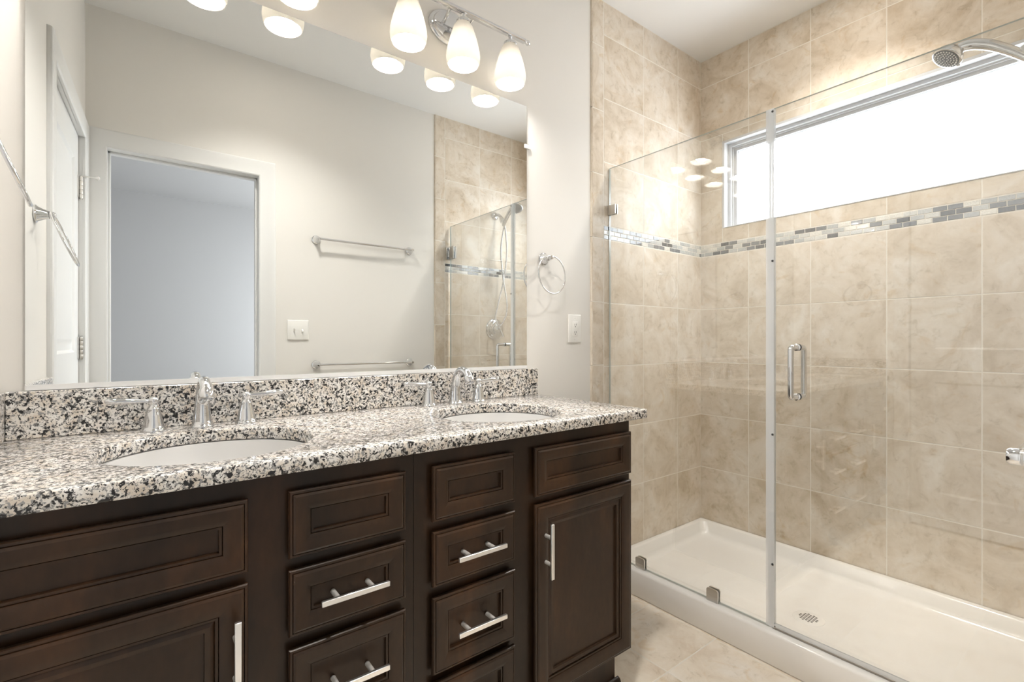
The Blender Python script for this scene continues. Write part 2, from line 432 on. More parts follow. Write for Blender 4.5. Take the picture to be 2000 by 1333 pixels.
# panelled door leaf, closed in the left wall
def panel_quad(bm, tf, u0, u1, v0, v1, prof):
    rs = [[tf(u, v, h) for u, v in ((u0 + i, v0 + i), (u1 - i, v0 + i), (u1 - i, v1 - i), (u0 + i, v1 - i))] for i, h in prof]
    rings(bm, rs, False, True)
def leaf(bm, tf, u0, u1, v0, v1, h1, thick, panels, prof):
    # face with rectangular panels: strips around the panels
    us = sorted({u0, u1, *[p[0] for p in panels], *[p[1] for p in panels]}); vs = sorted({v0, v1, *[p[2] for p in panels], *[p[3] for p in panels]})
    for a, b in zip(us, us[1:]):
        for c, d in zip(vs, vs[1:]):
            if any(p[0] <= a and b <= p[1] and p[2] <= c and d <= p[3] for p in panels): continue
            bm.faces.new([bm.verts.new(tf(*q, h1)) for q in ((a, c), (b, c), (b, d), (a, d))])
    for p in panels: panel_quad(bm, tf, *p, [(i, h1 + h) for i, h in prof])
    rings(bm, [[tf(u, v, h) for u, v in ((u0, v0), (u1, v0), (u1, v1), (u0, v1))] for h in (h1, h1 - thick)], False, True)
bm = new()
leaf(bm, tl, LT0 + .003, LT1 - .003, .012, DZ - .004, -.014, .034,
     [(LT0 + .115, LT1 - .115, 1.10, DZ - .13), (LT0 + .115, LT1 - .115, .22, .90)], [(0, 0), (.012, -.008), (.03, -.009), (.055, -.002), (.06, -.002)])
bmesh.ops.remove_doubles(bm, verts=bm.verts[:], dist=1e-5)
dl = struct(obj('door_1', bm, M['trim'], smooth=20))
def hinge(zc, stop=False):
    bm = new(); k = LW(-.004, LT1 + .001, 0)
    for i in range(5):
        z0 = zc - .05 + i * .0205
        lathe(bm, [(.0068, 0), (.0072, .001), (.0072, .0180), (.0068, .019)], (k.x, k.y, z0), n=14)
    lathe(bm, [(.003, -.004), (.005, 0), (.003, .103), (.0045, .107)], (k.x, k.y, zc - .052), n=10)
    box(bm, -.0135, -.011, LT1 - .036, LT1 - .004, zc - .05, zc + .05, tf=LW)
    if stop:
        p = LW(-.002, LT1, zc + .055)
        tube(bm, [p, p + Vector((.03, 0, 0)), p + Vector((.05, .004, 0))], .0032, 8)
        lathe(bm, [(.0075, 0), (.0095, .004), (.0095, .010), (.006, .014)], p + Vector((.05, .004, 0)), (1, .2, 0), n=14)
    o = obj('hinge', bm, M['nickel'], dl); return o
tag(hinge(1.862, True), 'polished hinge with pin door stop'); hinge(1.118); hinge(.37)

# baseboards
def baseboard(bm, tf, u0, u1):
    box(bm, u0, u1, 0, .014, 0, .12, tf=lambda a, b, c: tf(a, c, b)); box(bm, u0, u1, 0, .008, .12, .132, tf=lambda a, b, c: tf(a, c, b))
bm = new(); baseboard(bm, lambda u, v, h: Vector((u, -h, v)), 1.545, 1.94); struct(obj('baseboard_back', bm, M['trim'], smooth=0))
bm = new(); baseboard(bm, td, DX1 + .089, 1.944); struct(obj('baseboard_front', bm, M['trim'], smooth=0))

# shower window
bm = new(); X1 = XW + TZ
box(bm, X1 - .010, XW + .16, WY0, WY0 + .012, WZ0, WZ1); box(bm, X1 - .010, XW + .16, WY1 - .012, WY1, WZ0, WZ1)
box(bm, X1 - .010, XW + .16, WY0 + .012, WY1 - .012, WZ1 - .012, WZ1); box(bm, X1 - .010, XW + .16, WY0 + .012, WY1 - .012, WZ0, WZ0 + .004, .001, 1)
win = struct(obj('window_1', bm, M['vinyl'], smooth=0))
def rect_frame(bm, y0, y1, z0, z1, prof):
    rs = [[Vector((x, y, z)) for y, z in ((y0 + i, z0 + i), (y1 - i, z0 + i), (y1 - i, z1 - i), (y0 + i, z1 - i))] for i, x in prof]
    rings(bm, rs, False, False)
bm = new()
rect_frame(bm, WY0 + .012, WY1 - .012, WZ0 - .020, WZ1 - .012, [(0, X1 + .030), (.016, X1 + .030), (.016, X1 + .036), (.018, X1 + .042), (.024, X1 + .042), (.024, X1 + .052), (.040, X1 + .052), (.040, X1 + .060), (.044, X1 + .066), (.044, X1 + .085), (0, X1 + .085)])
obj('window_frame', bm, M['vinyl'], win, smooth=20)
bm = new(); box(bm, X1 + .070, X1 + .076, WY0 + .05, WY1 - .05, WZ0 + .022, WZ1 - .05); obj('pane', bm, clear_mat('window_glass', (0.97, 0.98, 0.99), 0.8), win, smooth=0)

# ------------------------------------------------------------------ the bedroom seen through the doorway
BY = YD - .115
bm = new(); box(bm, -1.6, 3.0, -5.3, BY, -.1, 0.0); struct(obj('floor_bedroom', bm, M['carpet'], smooth=0))
bm = new(); box(bm, -1.7, 3.1, -5.3, YD - .001, CE, CE + .1); struct(obj('ceiling_bedroom', bm, M['grey'], smooth=0))
bm = new(); box(bm, -1.7, 3.1, -5.24, -5.14, -.1, CE + .05); struct(obj('wall_bedroom_far', bm, M['grey'], smooth=0))
bm = new(); box(bm, -1.7, -1.6, -5.2, BY, -.1, CE + .05); struct(obj('wall_bedroom_left', bm, M['grey'], smooth=0))
bm = new()
for q in split((-5.2, BY, -.1, CE + .05), (-4.8, -2.4, .6, 2.1)): box(bm, 3.0, 3.1, q[0], q[1], q[2], q[3])
struct(obj('wall_bedroom_right', bm, M['grey'], smooth=0))
bm = new(); box(bm, -1.7, -.39, YD - .115, YD - .03, -.1, CE + .05); struct(obj('wall_bedroom_near', bm, M['grey'], smooth=0))

# ------------------------------------------------------------------ vanity cabinets
FF = -0.557      # face frame plane
EDGE = [(.010, 0), (.010, .0085), (0, .0095), (0, .0160), (.0018, .0190), (.0058, .0196), (.0066, .0170), (.0076, .0205), (.012, .0230)]     # back relief, bead and glaze groove
FRONT = EDGE + [(.028, .0222), (.040, .0180), (.0408, .0145), (.0418, .0165), (.0460, .0160), (.0470, .0085), (.052, .0080)]
DOOR = EDGE + [(.032, .0222), (.046, .0175), (.0468, .0135), (.0478, .0160), (.0520, .0155), (.0530, .0125), (.0600, .0170), (.0680, .0150), (.0690, .0085), (.076, .0080)]
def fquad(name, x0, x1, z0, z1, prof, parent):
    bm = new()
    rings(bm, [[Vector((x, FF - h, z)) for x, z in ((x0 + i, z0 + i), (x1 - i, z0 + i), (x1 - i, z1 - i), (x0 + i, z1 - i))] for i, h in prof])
    return obj(name, bm, M['woodlit'], parent, smooth=25)
def pull(parent, c, horiz, L, sp, base):
    """flat steel bar pull on two posts; c = centre on the front"""
    bm = new(); x, z = c; yb = FF - base; yo = -0.606
    if horiz: box(bm, x - L / 2, x + L / 2, yo - .004, yo + .004, z - .0055, z + .0055, .0012, 1)
    else: box(bm, x - .0055, x + .0055, yo - .004, yo + .004, z - L / 2, z + L / 2, .0012, 1)
    h = obj('handle', bm, M['steel'], parent)
    for s in (-1, 1):
        bm = new(); p = (x + s * sp / 2, yb, z) if horiz else (x, yb, z + s * sp / 2)
        lathe(bm, [(.0052, 0), (.0052, yb - yo - .004)], p, (0, -1, 0), 16)
        obj('post', bm, M['poststeel'], h)
def cabinet(x0, x1, cols_door, cols_drawer, label, hx, stile_r):
    cx = (x0 + x1) / 2
    t = thing('vanity_cabinet', (cx, -.28, 0), label, 'cabinet', 'bathroom vanity cabinets')
    bm = new()
    box(bm, x0, x0 + .018, FF + .02, -.004, .0, .893) if x0 > .5 else box(bm, x0, x0 + .018, FF + .02, -.004, .0, .893)
    box(bm, x1 - .018, x1, FF + .02, -.004, .145, .893)
    box(bm, x1 - .018, x1, -.497, -.004, 0, .145)
    box(bm, x0 + .018, x1 - .018, FF + .03, -.004, .145, .163); box(bm, x0 + .018, x1 - .018, -.016, -.004, .163, .893)
    obj('carcass', bm, M['wood'], t, smooth=0)
    # face frame with openings
    bm = new(); holes = [(cols_door[0] + .012, cols_door[1] - .012, .172, .690), (cols_door[0] + .012, cols_door[1] - .012, .74, .845)]
    rows = [(.727, .858), (.575, .704), (.370, .550), (.160, .351)]
    for r in rows: holes.append((cols_drawer[0] + .012, cols_drawer[1] - .012, r[0] + .012, r[1] - .012))
    us = sorted({x0, x1, *[v for h in holes for v in h[:2]]}); vs = sorted({.145, .893, *[v for h in holes for v in h[2:]]})
    for a, b in zip(us, us[1:]):
        for c, d in zip(vs, vs[1:]):
            if any(h[0] <= a + 1e-6 and b <= h[1] + 1e-6 and h[2] <= c + 1e-6 and d <= h[3] + 1e-6 for h in holes): continue
            box(bm, a, b, FF, FF + .019, c, d)
    bmesh.ops.remove_doubles(bm, verts=bm.verts[:], dist=1e-5)
    obj('face_frame', bm, M['wood'], t, smooth=0)
    bm = new(); box(bm, x0, x1 - .0185, -.500, -.485, 0, .145); obj('toe_kick', bm, M['wood'], t, smooth=0)
    bm = new(); xe = x1 + (.012 if stile_r else 0)
    rings(bm, [[Vector((x, -.500 - h, z)) for h, z in ((0, 0), (.014, 0), (.014, .008), (.011, .015), (.006, .019), (0, .020))] for x in (x0, xe)])
    obj('shoe_moulding', bm, M['wood'], t, smooth=40)
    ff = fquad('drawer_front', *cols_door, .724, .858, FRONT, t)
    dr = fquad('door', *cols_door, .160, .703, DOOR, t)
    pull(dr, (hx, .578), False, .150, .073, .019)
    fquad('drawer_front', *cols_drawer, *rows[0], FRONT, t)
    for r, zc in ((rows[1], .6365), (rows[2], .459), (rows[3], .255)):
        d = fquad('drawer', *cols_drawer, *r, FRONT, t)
        pull(d, (sum(cols_drawer) / 2, zc), True, .140, .072, .010)
    return t
cabinet(.030, .7595, (.040, .4190), (.489, .733), 'dark brown vanity cabinet against the left wall, with its drawers on the right', .398, False)
cabinet(.7605, 1.529, (1.113, 1.518), (.801, 1.044), 'dark brown vanity cabinet nearest the shower, with its door on the right', 1.147, True)

# ------------------------------------------------------------------ granite countertop with oval sink cut-outs
CT0, CT1 = .8945, .925
SINKS = [(.39, -.330, .203, .190), (1.165, -.330, .203, .190)]
ct = thing('countertop', (.8, -.29, CT0), 'speckled grey granite vanity countertop with backsplash and two oval sink cutouts', 'countertop')
def offset_poly(P, d):
    n = len(P); out = []
    for i in range(n):
        p, a, b = Vector(P[i]), Vector(P[i - 1]), Vector(P[(i + 1) % n])
        d1 = (p - a).normalized(); d2 = (b - p).normalized()
        n1 = Vector((-d1.y, d1.x)); n2 = Vector((-d2.y, d2.x)); m = (n1 + n2).normalized()
        out.append(p + m * (d / max(.3, m.dot(n1))))
    return out
outer = [(0.0235, -.582)]
for k in range(7):
    a = -PI / 2 + k * PI / 12; outer.append((1.588 + .012 * math.cos(a), -.570 + .012 * math.sin(a)))
outer += [(1.600, -.001), (0.002, -.001)]
prof = [(.0045, CT1), (.002, CT1 - .0008), (.0006, CT1 - .0025), (0, CT1 - .005), (0, CT0 + .005), (.002, CT0 + .001), (.0045, CT0)]
bm = new(); loops = []
loops.append([[(p.x, p.y, z) for p in offset_poly(outer, i)] for i, z in prof])
for cx, cy, rx, ry in SINKS:
    loops.append([[(cx + (rx + i) * math.cos(2 * PI * k / 72), cy + (ry + i) * math.sin(2 * PI * k / 72), z) for k in range(72)] for i, z in prof])
te, be = [], []
for L in loops:
    V = rings(bm, L, False, False)
    n = len(V[0])
    for i in range(n):
        te.append(bm.edges.get((V[0][i], V[0][(i + 1) % n]))); be.append(bm.edges.get((V[-1][i], V[-1][(i + 1) % n])))
bmesh.ops.triangle_fill(bm, edges=te, use_beauty=True); bmesh.ops.triangle_fill(bm, edges=be, use_beauty=True)
obj('slab', bm, M['granite'], ct, smooth=30)
bm = new(); box(bm, .0215, 1.600, -.0205, -.0005, CT1 + .0003, 1.034, .0015, 1); obj('backsplash', bm, M['granite'], ct, smooth=0)
bm = new(); box(bm, .001, .0205, .021, .575, CT1 + .0003, 1.034, .0015, 1, tf=LW); obj('side_splash', bm, M['granite'], ct, smooth=0)

# undermount sinks
def sink(cx, label):
    t = thing('sink', (cx, -.330, .76), label, 'sink', 'undermount oval sinks')
    bm = new(); rx, ry = .199, .186; rs = []
    P = [(1.07, CT0 - .001), (1.07, CT0 - .012), (1.03, CT0 - .030), (.97, CT0 - .08), (.80, CT0 - .128), (.45, CT0 - .150), (.14, CT0 - .156)]
    I = [(.125, CT0 - .149), (.42, CT0 - .143), (.74, CT0 - .120), (.90, CT0 - .072), (.975, CT0 - .020), (1.0, CT0 - .001)]
    for s, z in P + I: rs.append([(cx + rx * s * math.cos(2 * PI * k / 64), -.330 + ry * s * math.sin(2 * PI * k / 64), z) for k in range(64)])
    V = rings(bm, rs, False, False); n = 64
    for i in range(n): bm.faces.new((V[-1][i], V[-1][(i + 1) % n], V[0][(i + 1) % n], V[0][i]))
    obj('basin', bm, M['porcelain'], t, smooth=50)
    bm = new(); lathe(bm, [(.024, 0), (.024, .003), (.020, .0045), (.016, .002), (.0155, .004), (.010, .007), (0, .0075)], (cx, -.330, CT0 - .152)); obj('drain', bm, M['chrome'], t)
sink(.39, 'white oval undermount sink nearest the left wall'); sink(1.165, 'white oval undermount sink nearest the shower')

# faucets
def faucet(x, label):
    t = thing('faucet', (x, -.075, CT1), label, 'faucet', 'widespread chrome faucets')
    z = CT1; y = -.078
    bm = new()
    lathe(bm, [(.0, 0), (.0275, 0), (.0280, .003), (.0265, .006), (.0255, .007), (.0235, .010), (.0215, .016)], (x, y, z))
    P = spline([(x, y, z + .010), (x, y + .001, z + .035), (x, y - .001, z + .070), (x, y - .014, z + .105), (x, y - .040, z + .1235), (x, y - .070, z + .118), (x, y - .090, z + .100)], 8)
    R = lerp_list([.0215, .0195, .0165, .0140, .0125, .0125, .0135], 8)
    tube(bm, P, R, 24)
    lathe(bm, [(.0125, 0), (.0150, .006), (.0168, .016), (.0175, .028), (.0165, .030), (.0125, .0305), (.0115, .026)], (x, y - .083, z + .109), (0, -.45, -.9), 24)
    obj('spout', bm, M['chrome'], t, smooth=50)
    for s, dy in ((-1, .012), (1, .002)):
        hx = x + s * .103; hy = y + .006
        bm = new()
        lathe(bm, [(0, 0), (.0270, 0), (.0275, .003), (.0255, .006), (.0245, .007), (.0225, .013), (.0195, .030), (.0160, .046), (.0135, .054), (.0138, .056), (.0120, .0585), (.0085, .064), (.0080, .066), (.0105, .070), (.0118, .075), (.0105, .081), (.006, .085), (0, .086)], (hx, hy, z))
        h = obj('valve_handle', bm, M['chrome'], t, smooth=50)
        bm = new()
        lathe(bm, [(.0060, 0), (.0062, .012), (.0070, .022), (.0088, .045), (.0098, .065), (.0096, .080), (.0080, .087), (.003, .090), (0, .090)], (hx + s * .004, hy, z + .075), (s, .12 * s * dy / .012 * 0, .06), 20, sy=.8)
        obj('lever', bm, M['chrome'], h, smooth=50)
    return t
faucet(.392, 'chrome two-handle faucet behind the left sink, nearest the towel ring by the door')
faucet(1.160, 'chrome two-handle faucet behind the right sink, nearest the shower')

# ------------------------------------------------------------------ mirror
mr = thing('wall_mirror', (.80, -.004, 1.036), 'large frameless wall mirror above the granite backsplash', 'mirror')
bm = new(); box(bm, .052, 1.550, -.0060, -.0010, 1.043, 2.134); obj('mirror_glass', bm, M['mirror'], mr, smooth=0)
bm = new(); rings(bm, [[Vector((x, y, z)) for y, z in ((-.0008, 1.0352), (-.0085, 1.0352), (-.0085, 1.0480), (-.0066, 1.0480), (-.0066, 1.0425), (-.0008, 1.0425))] for x in (.052, 1.550)]); obj('channel', bm, M['alu'], mr, smooth=0)
bm = new(); box(bm, 1.538, 1.566, -.0090, -.0062, 1.957, 1.975, .003, 2); box(bm, 1.551, 1.566, -.0065, -.0005, 1.957, 1.975, .001, 1)
lathe(bm, [(.003, 0), (.003, .0015), (0, .002)], (1.5585, -.009, 1.966), (0, -1, 0), 12); tag(obj('clip', bm, M['plastic'], mr), 'clear plastic mirror clip')
for cx in (.30, .80, 1.30):
    bm = new(); box(bm, cx - .01, cx + .01, -.0085, -.0062, 2.122, 2.140, .002, 2); box(bm, cx - .01, cx + .01, -.0065, -.0005, 2.1345, 2.140, .001, 1)
    if cx == .30: obj('clip', bm, M['plastic'], mr)
    else: bm.free()

# ------------------------------------------------------------------ vanity lights
def vanity_light(x, label):
    t = thing('vanity_light', (x, -.01, 2.335), label, 'light fixture', 'three-shade vanity lights'); Z = 2.335; Y = -.090
    bm = new()
    lathe(bm, [(.0, 0), (.066, 0), (.066, .005), (.063, .010), (.056, .013), (.054, .020), (.048, .024), (0, .0245)], (x, -.0005, Z - .02), (0, -1, 0), 48, sx=1.42)
    for s in (-1, 1): lathe(bm, [(.004, 0), (.004, .002), (0, .0035)], (x + s * .045, -.025, Z - .02), (0, -1, 0), 12)
    obj('canopy', bm, M['chrome'], t, smooth=40)
    bm = new(); box(bm, x - .288, x + .288, Y - .011, Y + .011, Z - .007, Z + .007, .005, 3)
    for s in (-1, 1):
        lathe(bm, [(.006, 0), (.005, .004), (.0095, .010), (.0100, .015), (.007, .021), (0, .022)], (x + s * .287, Y, Z), (s, 0, 0), 16)
        tube(bm, spline([(x + s * .04, -.022, Z - .015), (x + s * .045, -.055, Z - .012), (x + s * .05, Y + .006, Z)], 6), .0065, 12)
    obj('bar', bm, M['chrome'], t, smooth=40)
    for k in (-1, 0, 1):
        sx = x + k * .2127
        bm = new(); P = [(.0545, 0.0), (.0588, .010), (.0612, .028), (.0596, .046), (.0545, .070), (.0475, .096), (.0400, .120), (.0340, .137), (.0275, .147), (.0230, .151)]
        inner = [(r - .0028, h) for r, h in reversed(P)]
        lathe(bm, P + inner, (sx, Y, 2.142), n=40, cap0=False, cap1=False)
        sh = obj('lamp_shade', bm, M['shade'], t, smooth=60)
        bm = new(); lathe(bm, [(.0235, 0), (.0260, .003), (.0245, .012), (.0150, .019), (.0075, .022), (.0075, .036)], (sx, Y, 2.290), n=24)
        lathe(bm, [(.012, 0), (.013, .01), (.013, .045), (.010, .05)], (sx, Y, 2.243), n=20)
        obj('socket_cup', bm, M['chrome'], sh, smooth=40)
        bm = new(); C = (sx, Y, 2.176)
        lathe(bm, [(0, -.030)] + [(.030 * math.cos(a), .030 * math.sin(a)) for a in [math.radians(q) for q in range(-75, 50, 12)]] + [(.0145, .038), (.012, .056), (.011, .068)], C, n=24)
        obj('bulb', bm, M['bulb'], sh, smooth=60)
vanity_light(.410, 'chrome three-light bar fixture on the wall over the left sink')
vanity_light(1.185, 'chrome three-light bar fixture with frosted shades over the right sink')

# recessed ceiling lamps; the vanity-floor one is added to brighten the room
def downlight(x, y, s, label):
    t = thing('recessed_downlight', (x, y, CE), label, 'ceiling light', 'recessed ceiling lights')
    bm = new(); lathe(bm, [(.072, -.001), (.092, -.001), (.095, -.004), (.090, -.009), (.076, -.007), (.072, -.004)], (x, y, CE), n=48, cap0=False, cap1=False); obj('trim_ring', bm, M['plastic'], t)
    bm = new(); lathe(bm, [(0, -.0025), (.0725, -.0025), (.0725, -.0045), (0, -.0055)], (x, y, CE), n=40); obj('lens', bm, M['lens'], t)
    l = bpy.data.lights.new('downlight_lamp', 'SPOT'); l.energy = s; l.color = (1.0, .96, .90); l.spot_size = math.radians(120); l.spot_blend = 1.0; l.shadow_soft_size = .07
    lo = bpy.data.objects.new('downlight_lamp', l); COL.objects.link(lo); lo.parent = t; lo.location = (0, 0, -.012)
downlight(2.44, -.77, 60, 'round recessed ceiling light above the shower'); downlight(.85, -.92, 58, 'added fill light above the vanity floor, shaped as a round recessed ceiling light')

# ------------------------------------------------------------------ towel rings
def towel_ring(base, nrm, top, u, v, label):
    """base: point on the wall, nrm: out of it; ring hangs from top in the plane u (sideways), v (down)"""
    t = thing('towel_ring', base, label, 'towel ring', 'chrome towel rings')
    b = Vector(base); n = Vector(nrm).normalized(); L = (Vector(top) - b).dot(n)
    bm = new(); lathe(bm, [(0, 0), (.0260, 0), (.0265, .003), (.0240, .0055), (.0225, .006), (.0205, .010), (.0150, .020), (.0115, .032), (.0090, L - .016), (.0080, L - .012), (.0100, L - .008), (.0105, L), (.0085, L + .006), (0, L + .009)], b, n, 28)
    obj('post', bm, M['chrome'], t, smooth=45)
    R = .0800; c = Vector(top) + Vector(v).normalized() * (R - .002)
    bm = new(); torus(bm, c, R, .0032, u, v); obj('ring', bm, M['chrome'], t, smooth=60)
towel_ring((1.648, -.0008, 1.505), (0, -1, 0), (1.650, -.050, 1.510), (1, 0.06, 0), (0.05, 0, -1), 'chrome towel ring on the wall between the mirror and the shower')
p0 = LW(.0008, .43, 1.527)
towel_ring(tuple(p0), tuple(LW(1, 0, 0)), tuple(LW(.040, .43, 1.530)), tuple(LW(0, 1, 0)), (.36, 0, -.94), 'chrome towel ring on the left wall above the counter, cut by the picture edge')

# towel bars on the doorway wall
def towel_bar(z, label):
    t = thing('towel_bar', (1.44, YD, z), label, 'towel bar', 'chrome towel bars beside the doorway')
    for x in (1.128, 1.750):
        bm = new(); lathe(bm, [(0, 0), (.0260, 0), (.0265, .003), (.0245, .006), (.0225, .007), (.0205, .012), (.0140, .022), (.0110, .035), (.0090, .040), (.0105, .044), (.0105, .055), (.0085, .058), (0, .059)], (x, YD + .0008, z), (0, 1, 0), 28)
        obj('post', bm, M['chrome'], t, smooth=45)
    bm = new(); lathe(bm, [(.0070, 0), (.0070, .622)], (1.128, YD + .050, z), (1, 0, 0), 20); obj('bar', bm, M['chrome'], t)
towel_bar(1.005, 'lower of the two chrome towel bars beside the doorway')
towel_bar(1.773, 'upper of the two chrome towel bars beside the doorway')

# outlet and switch
t = thing('electrical_outlet', (1.8335, -.001, 1.14), 'white duplex outlet on the wall between mirror and shower', 'outlet')
bm = new(); box(bm, 1.7935, 1.8735, -.0065, -.0005, 1.142, 1.270, .003, 3); obj('cover_plate', bm, M['plastic'], t)
bm = new(); box(bm, 1.8165, 1.8505, -.0090, -.0066, 1.172, 1.240, .0012, 2)
rc = obj('receptacle', bm, M['plastic'], t); bm = new()
for zc in (1.189, 1.223):
    box(bm, 1.8275, 1.8292, -.0093, -.0088, zc - .003, zc + .006); box(bm, 1.8375, 1.8392, -.0093, -.0088, zc - .002, zc + .006)
    lathe(bm, [(.0024, 0), (.0024, .0003)], (1.8334, -.0089, zc - .008), (0, -1, 0), 12)
obj('slots', bm, M['dark'], rc, smooth=0)
for zc in (1.158, 1.254):
    bm = new(); lathe(bm, [(.003, 0), (.0025, .001), (0, .0012)], (1.8335, -.0066, zc), (0, -1, 0), 12); obj('screw', bm, M['plastic'], t)
t = thing('light_switch', (1.0235, YD, 1.155), 'white double toggle light switch beside the doorway', 'light switch')
bm = new(); box(bm, .9635, 1.0835, YD + .0005, YD + .0065, 1.156, 1.276, .003, 3); obj('cover_plate', bm, M['plastic'], t)
for i, xc in enumerate((1.0005, 1.0465)):
    bm = new(); box(bm, xc - .005, xc + .005, YD + .0066, YD + .0072, 1.204, 1.228)
    s = -1 if i else 1
    rings(bm, [[(xc - .0042, YD + .0067, 1.216 - .007), (xc + .0042, YD + .0067, 1.216 - .007), (xc + .0042, YD + .0067, 1.216 + .007), (xc - .0042, YD + .0067, 1.216 + .007)],
               [(xc - .003, YD + .020, 1.216 + s * .009 - .003), (xc + .003, YD + .020, 1.216 + s * .009 - .003), (xc + .003, YD + .020, 1.216 + s * .009 + .003), (xc - .003, YD + .020, 1.216 + s * .009 + .003)]])
    obj('toggle', bm, M['plastic'], t, smooth=0)

# ------------------------------------------------------------------ shower pan
PX0, PX1, PY0, PY1 = 2.030, XW - .003, YD + TZ + .002, -TZ - .002
def rrect(x0, x1, y0, y1, r, z, n=8):
    pts = []
    for cx, cy, a0 in ((x1 - r, y1 - r, 0), (x0 + r, y1 - r, PI / 2), (x0 + r, y0 + r, PI), (x1 - r, y0 + r, 3 * PI / 2)):
        for k in range(n + 1):
            a = a0 + k * PI / 2 / n; pts.append((cx + r * math.cos(a), cy + r * math.sin(a), z))
    return pts
pan = thing('shower_pan', ((PX0 + PX1) / 2, -.768, 0), 'white low-rimmed shower pan with a raised front curb', 'shower pan')
bm = new(); L = []
for i, z in ((.004, .001), (0, .006), (0, .108), (.003, .115), (.010, .119)): L.append(rrect(PX0 + i, PX1 - (i if i else 0) * 0 - .0005, PY0, PY1, .006, z))
# inner basin: wide curb at the front, narrow ledge at the walls
L.append(rrect(PX0 + .075, PX1 - .022, PY0 + .022, PY1 - .022, .03, .119))
L.append(rrect(PX0 + .083, PX1 - .028, PY0 + .028, PY1 - .028, .035, .114))
L.append(rrect(PX0 + .098, PX1 - .040, PY0 + .040, PY1 - .040, .045, .070))
L.append(rrect(PX0 + .108, PX1 - .050, PY0 + .050, PY1 - .050, .05, .056))
L.append(rrect(PX0 + .125, PX1 - .068, PY0 + .068, PY1 - .068, .06, .050))
V = rings(bm, L, True, False)
dc = Vector((2.377, -.769, .042)); n = len(V[-1])
ring2 = []
for v in V[-1]:
    a = math.atan2(v.co.y - dc.y, v.co.x - dc.x); ring2.append(bm.verts.new((dc.x + .052 * math.cos(a), dc.y + .052 * math.sin(a), .042)))
for i in range(n): bm.faces.new((V[-1][i], V[-1][(i + 1) % n], ring2[(i + 1) % n], ring2[i]))
bm.faces.new(ring2)
obj('basin', bm, M['acrylic'], pan, smooth=40)
bm = new(); lathe(bm, [(.0, .0), (.056, .0), (.056, .002), (.052, .0035), (0, .0035)], (dc.x, dc.y, .0415), n=48)
dcv = obj('drain_cover', bm, M['acrylic'], pan, smooth=30)
bm = new()
for r in range(-3, 4):
    for q in range(-3, 4):
        x_, y_ = q * .0115 + (r % 2) * .00575, r * .0100
        if math.hypot(x_, y_) < .033: lathe(bm, [(.0040, 0), (.0040, .0003)], (dc.x + x_, dc.y + y_, .0452), n=10)
tag(obj('drain_holes', bm, M['dark'], dcv, smooth=0), 'dark holes of the drain cover')

# ------------------------------------------------------------------ shower glass
GX = 2.065; GT = .0095
def glass_slab(name, y0, y1, z0, z1, parent):
    bm = new(); box(bm, GX - GT / 2, GX + GT / 2, y0, y1, z0, z1)
    for f in bm.faces:
        if abs(f.normal.x) < .5: f.material_index = 1
    return obj(name, bm, [M['glass'], M['edge']], parent, smooth=0)
fp = thing('shower_screen', (GX, -.39, .12), 'fixed clear glass shower panel beside the vanity wall', 'shower screen')
def fixmat(o):  # faces looking along the slab get the polished edge
    for p in o.data.polygons: p.material_index = 0 if abs(p.normal.x) > .5 else 1
fixmat(glass_slab('glass_pane', -.762, -.012, .1235, 1.983, fp))
def clip_floor(y):
    bm = new()
    for s in (-1, 1):
        xx = GX + s * (GT / 2 + .0032)
        rs = [rr for rr in [[(xx - .003, y + a, .1195 + b) for a, b in ((-.024, 0), (.024, 0), (.024, .044), (.018, .050), (-.018, .050), (-.024, .044))], [(xx + .003, y + a, .1195 + b) for a, b in ((-.024, 0), (.024, 0), (.024, .044), (.018, .050), (-.018, .050), (-.024, .044))]]]
        rings(bm, rs)
        box(bm, xx - .0036, xx + .0036, y - .0225, y + .0225, .139, .1405)
    obj('clip', bm, M['nickel'], fp, smooth=0)
clip_floor(-.196); clip_floor(-.544)
bm = new()
for s in (-1, 1): box(bm, GX + s * (GT / 2 + .0032) - .003, GX + s * (GT / 2 + .0032) + .003, -.052, -.0085, 1.757, 1.803, .001, 1)
box(bm, GX - GT / 2 - .006, GX + GT / 2 + .006, -.0125, -.0085, 1.757, 1.803, .0008, 1)
obj('clip', bm, M['nickel'], fp, smooth=20)
bm = new(); box(bm, GX - .0075, GX - GT / 2 - .0003, -.779, -.750, .124, 1.984, .0008, 1); box(bm, GX + GT / 2 + .0003, GX + .0075, -.779, -.750, .124, 1.984, .0008, 1)
box(bm, GX - .0046, GX + .0046, -.7695, -.7630, .124, 1.984); obj('seal_strip', bm, M['seal'], fp, smooth=20)
for z in (1.972, 1.437, .815, .35):
    bm = new(); lathe(bm, [(.0040, 0), (.0040, .002), (.002, .003)], (GX - .0077, -.774, z), (-1, 0, 0), 14); obj('bumper', bm, M['dark'], fp)
dr = thing('shower_door', (GX, -1.14, .12), 'hinged clear glass shower door with a chrome pull handle', 'shower door')
fixmat(glass_slab('glass_pane', -1.508, -.772, .137, 1.983, dr))
bm = new(); box(bm, GX - .0065, GX + .0065, -1.508, -.775, .1305, .1390, .002, 1); box(bm, GX - .0085, GX - .0066, -1.508, -.784, .1285, .143, .0005, 1); obj('bottom_sweep', bm, M['seal'], dr, smooth=20)
bm = new(); box(bm, GX - .006, GX + .006, -1.52, -.772, .1192, .1270, .001, 1); obj('threshold_strip', bm, M['bronze'], dr, smooth=20)
bm = new()
hz0, hz1, hy = .957, 1.128, -.853; r = .012
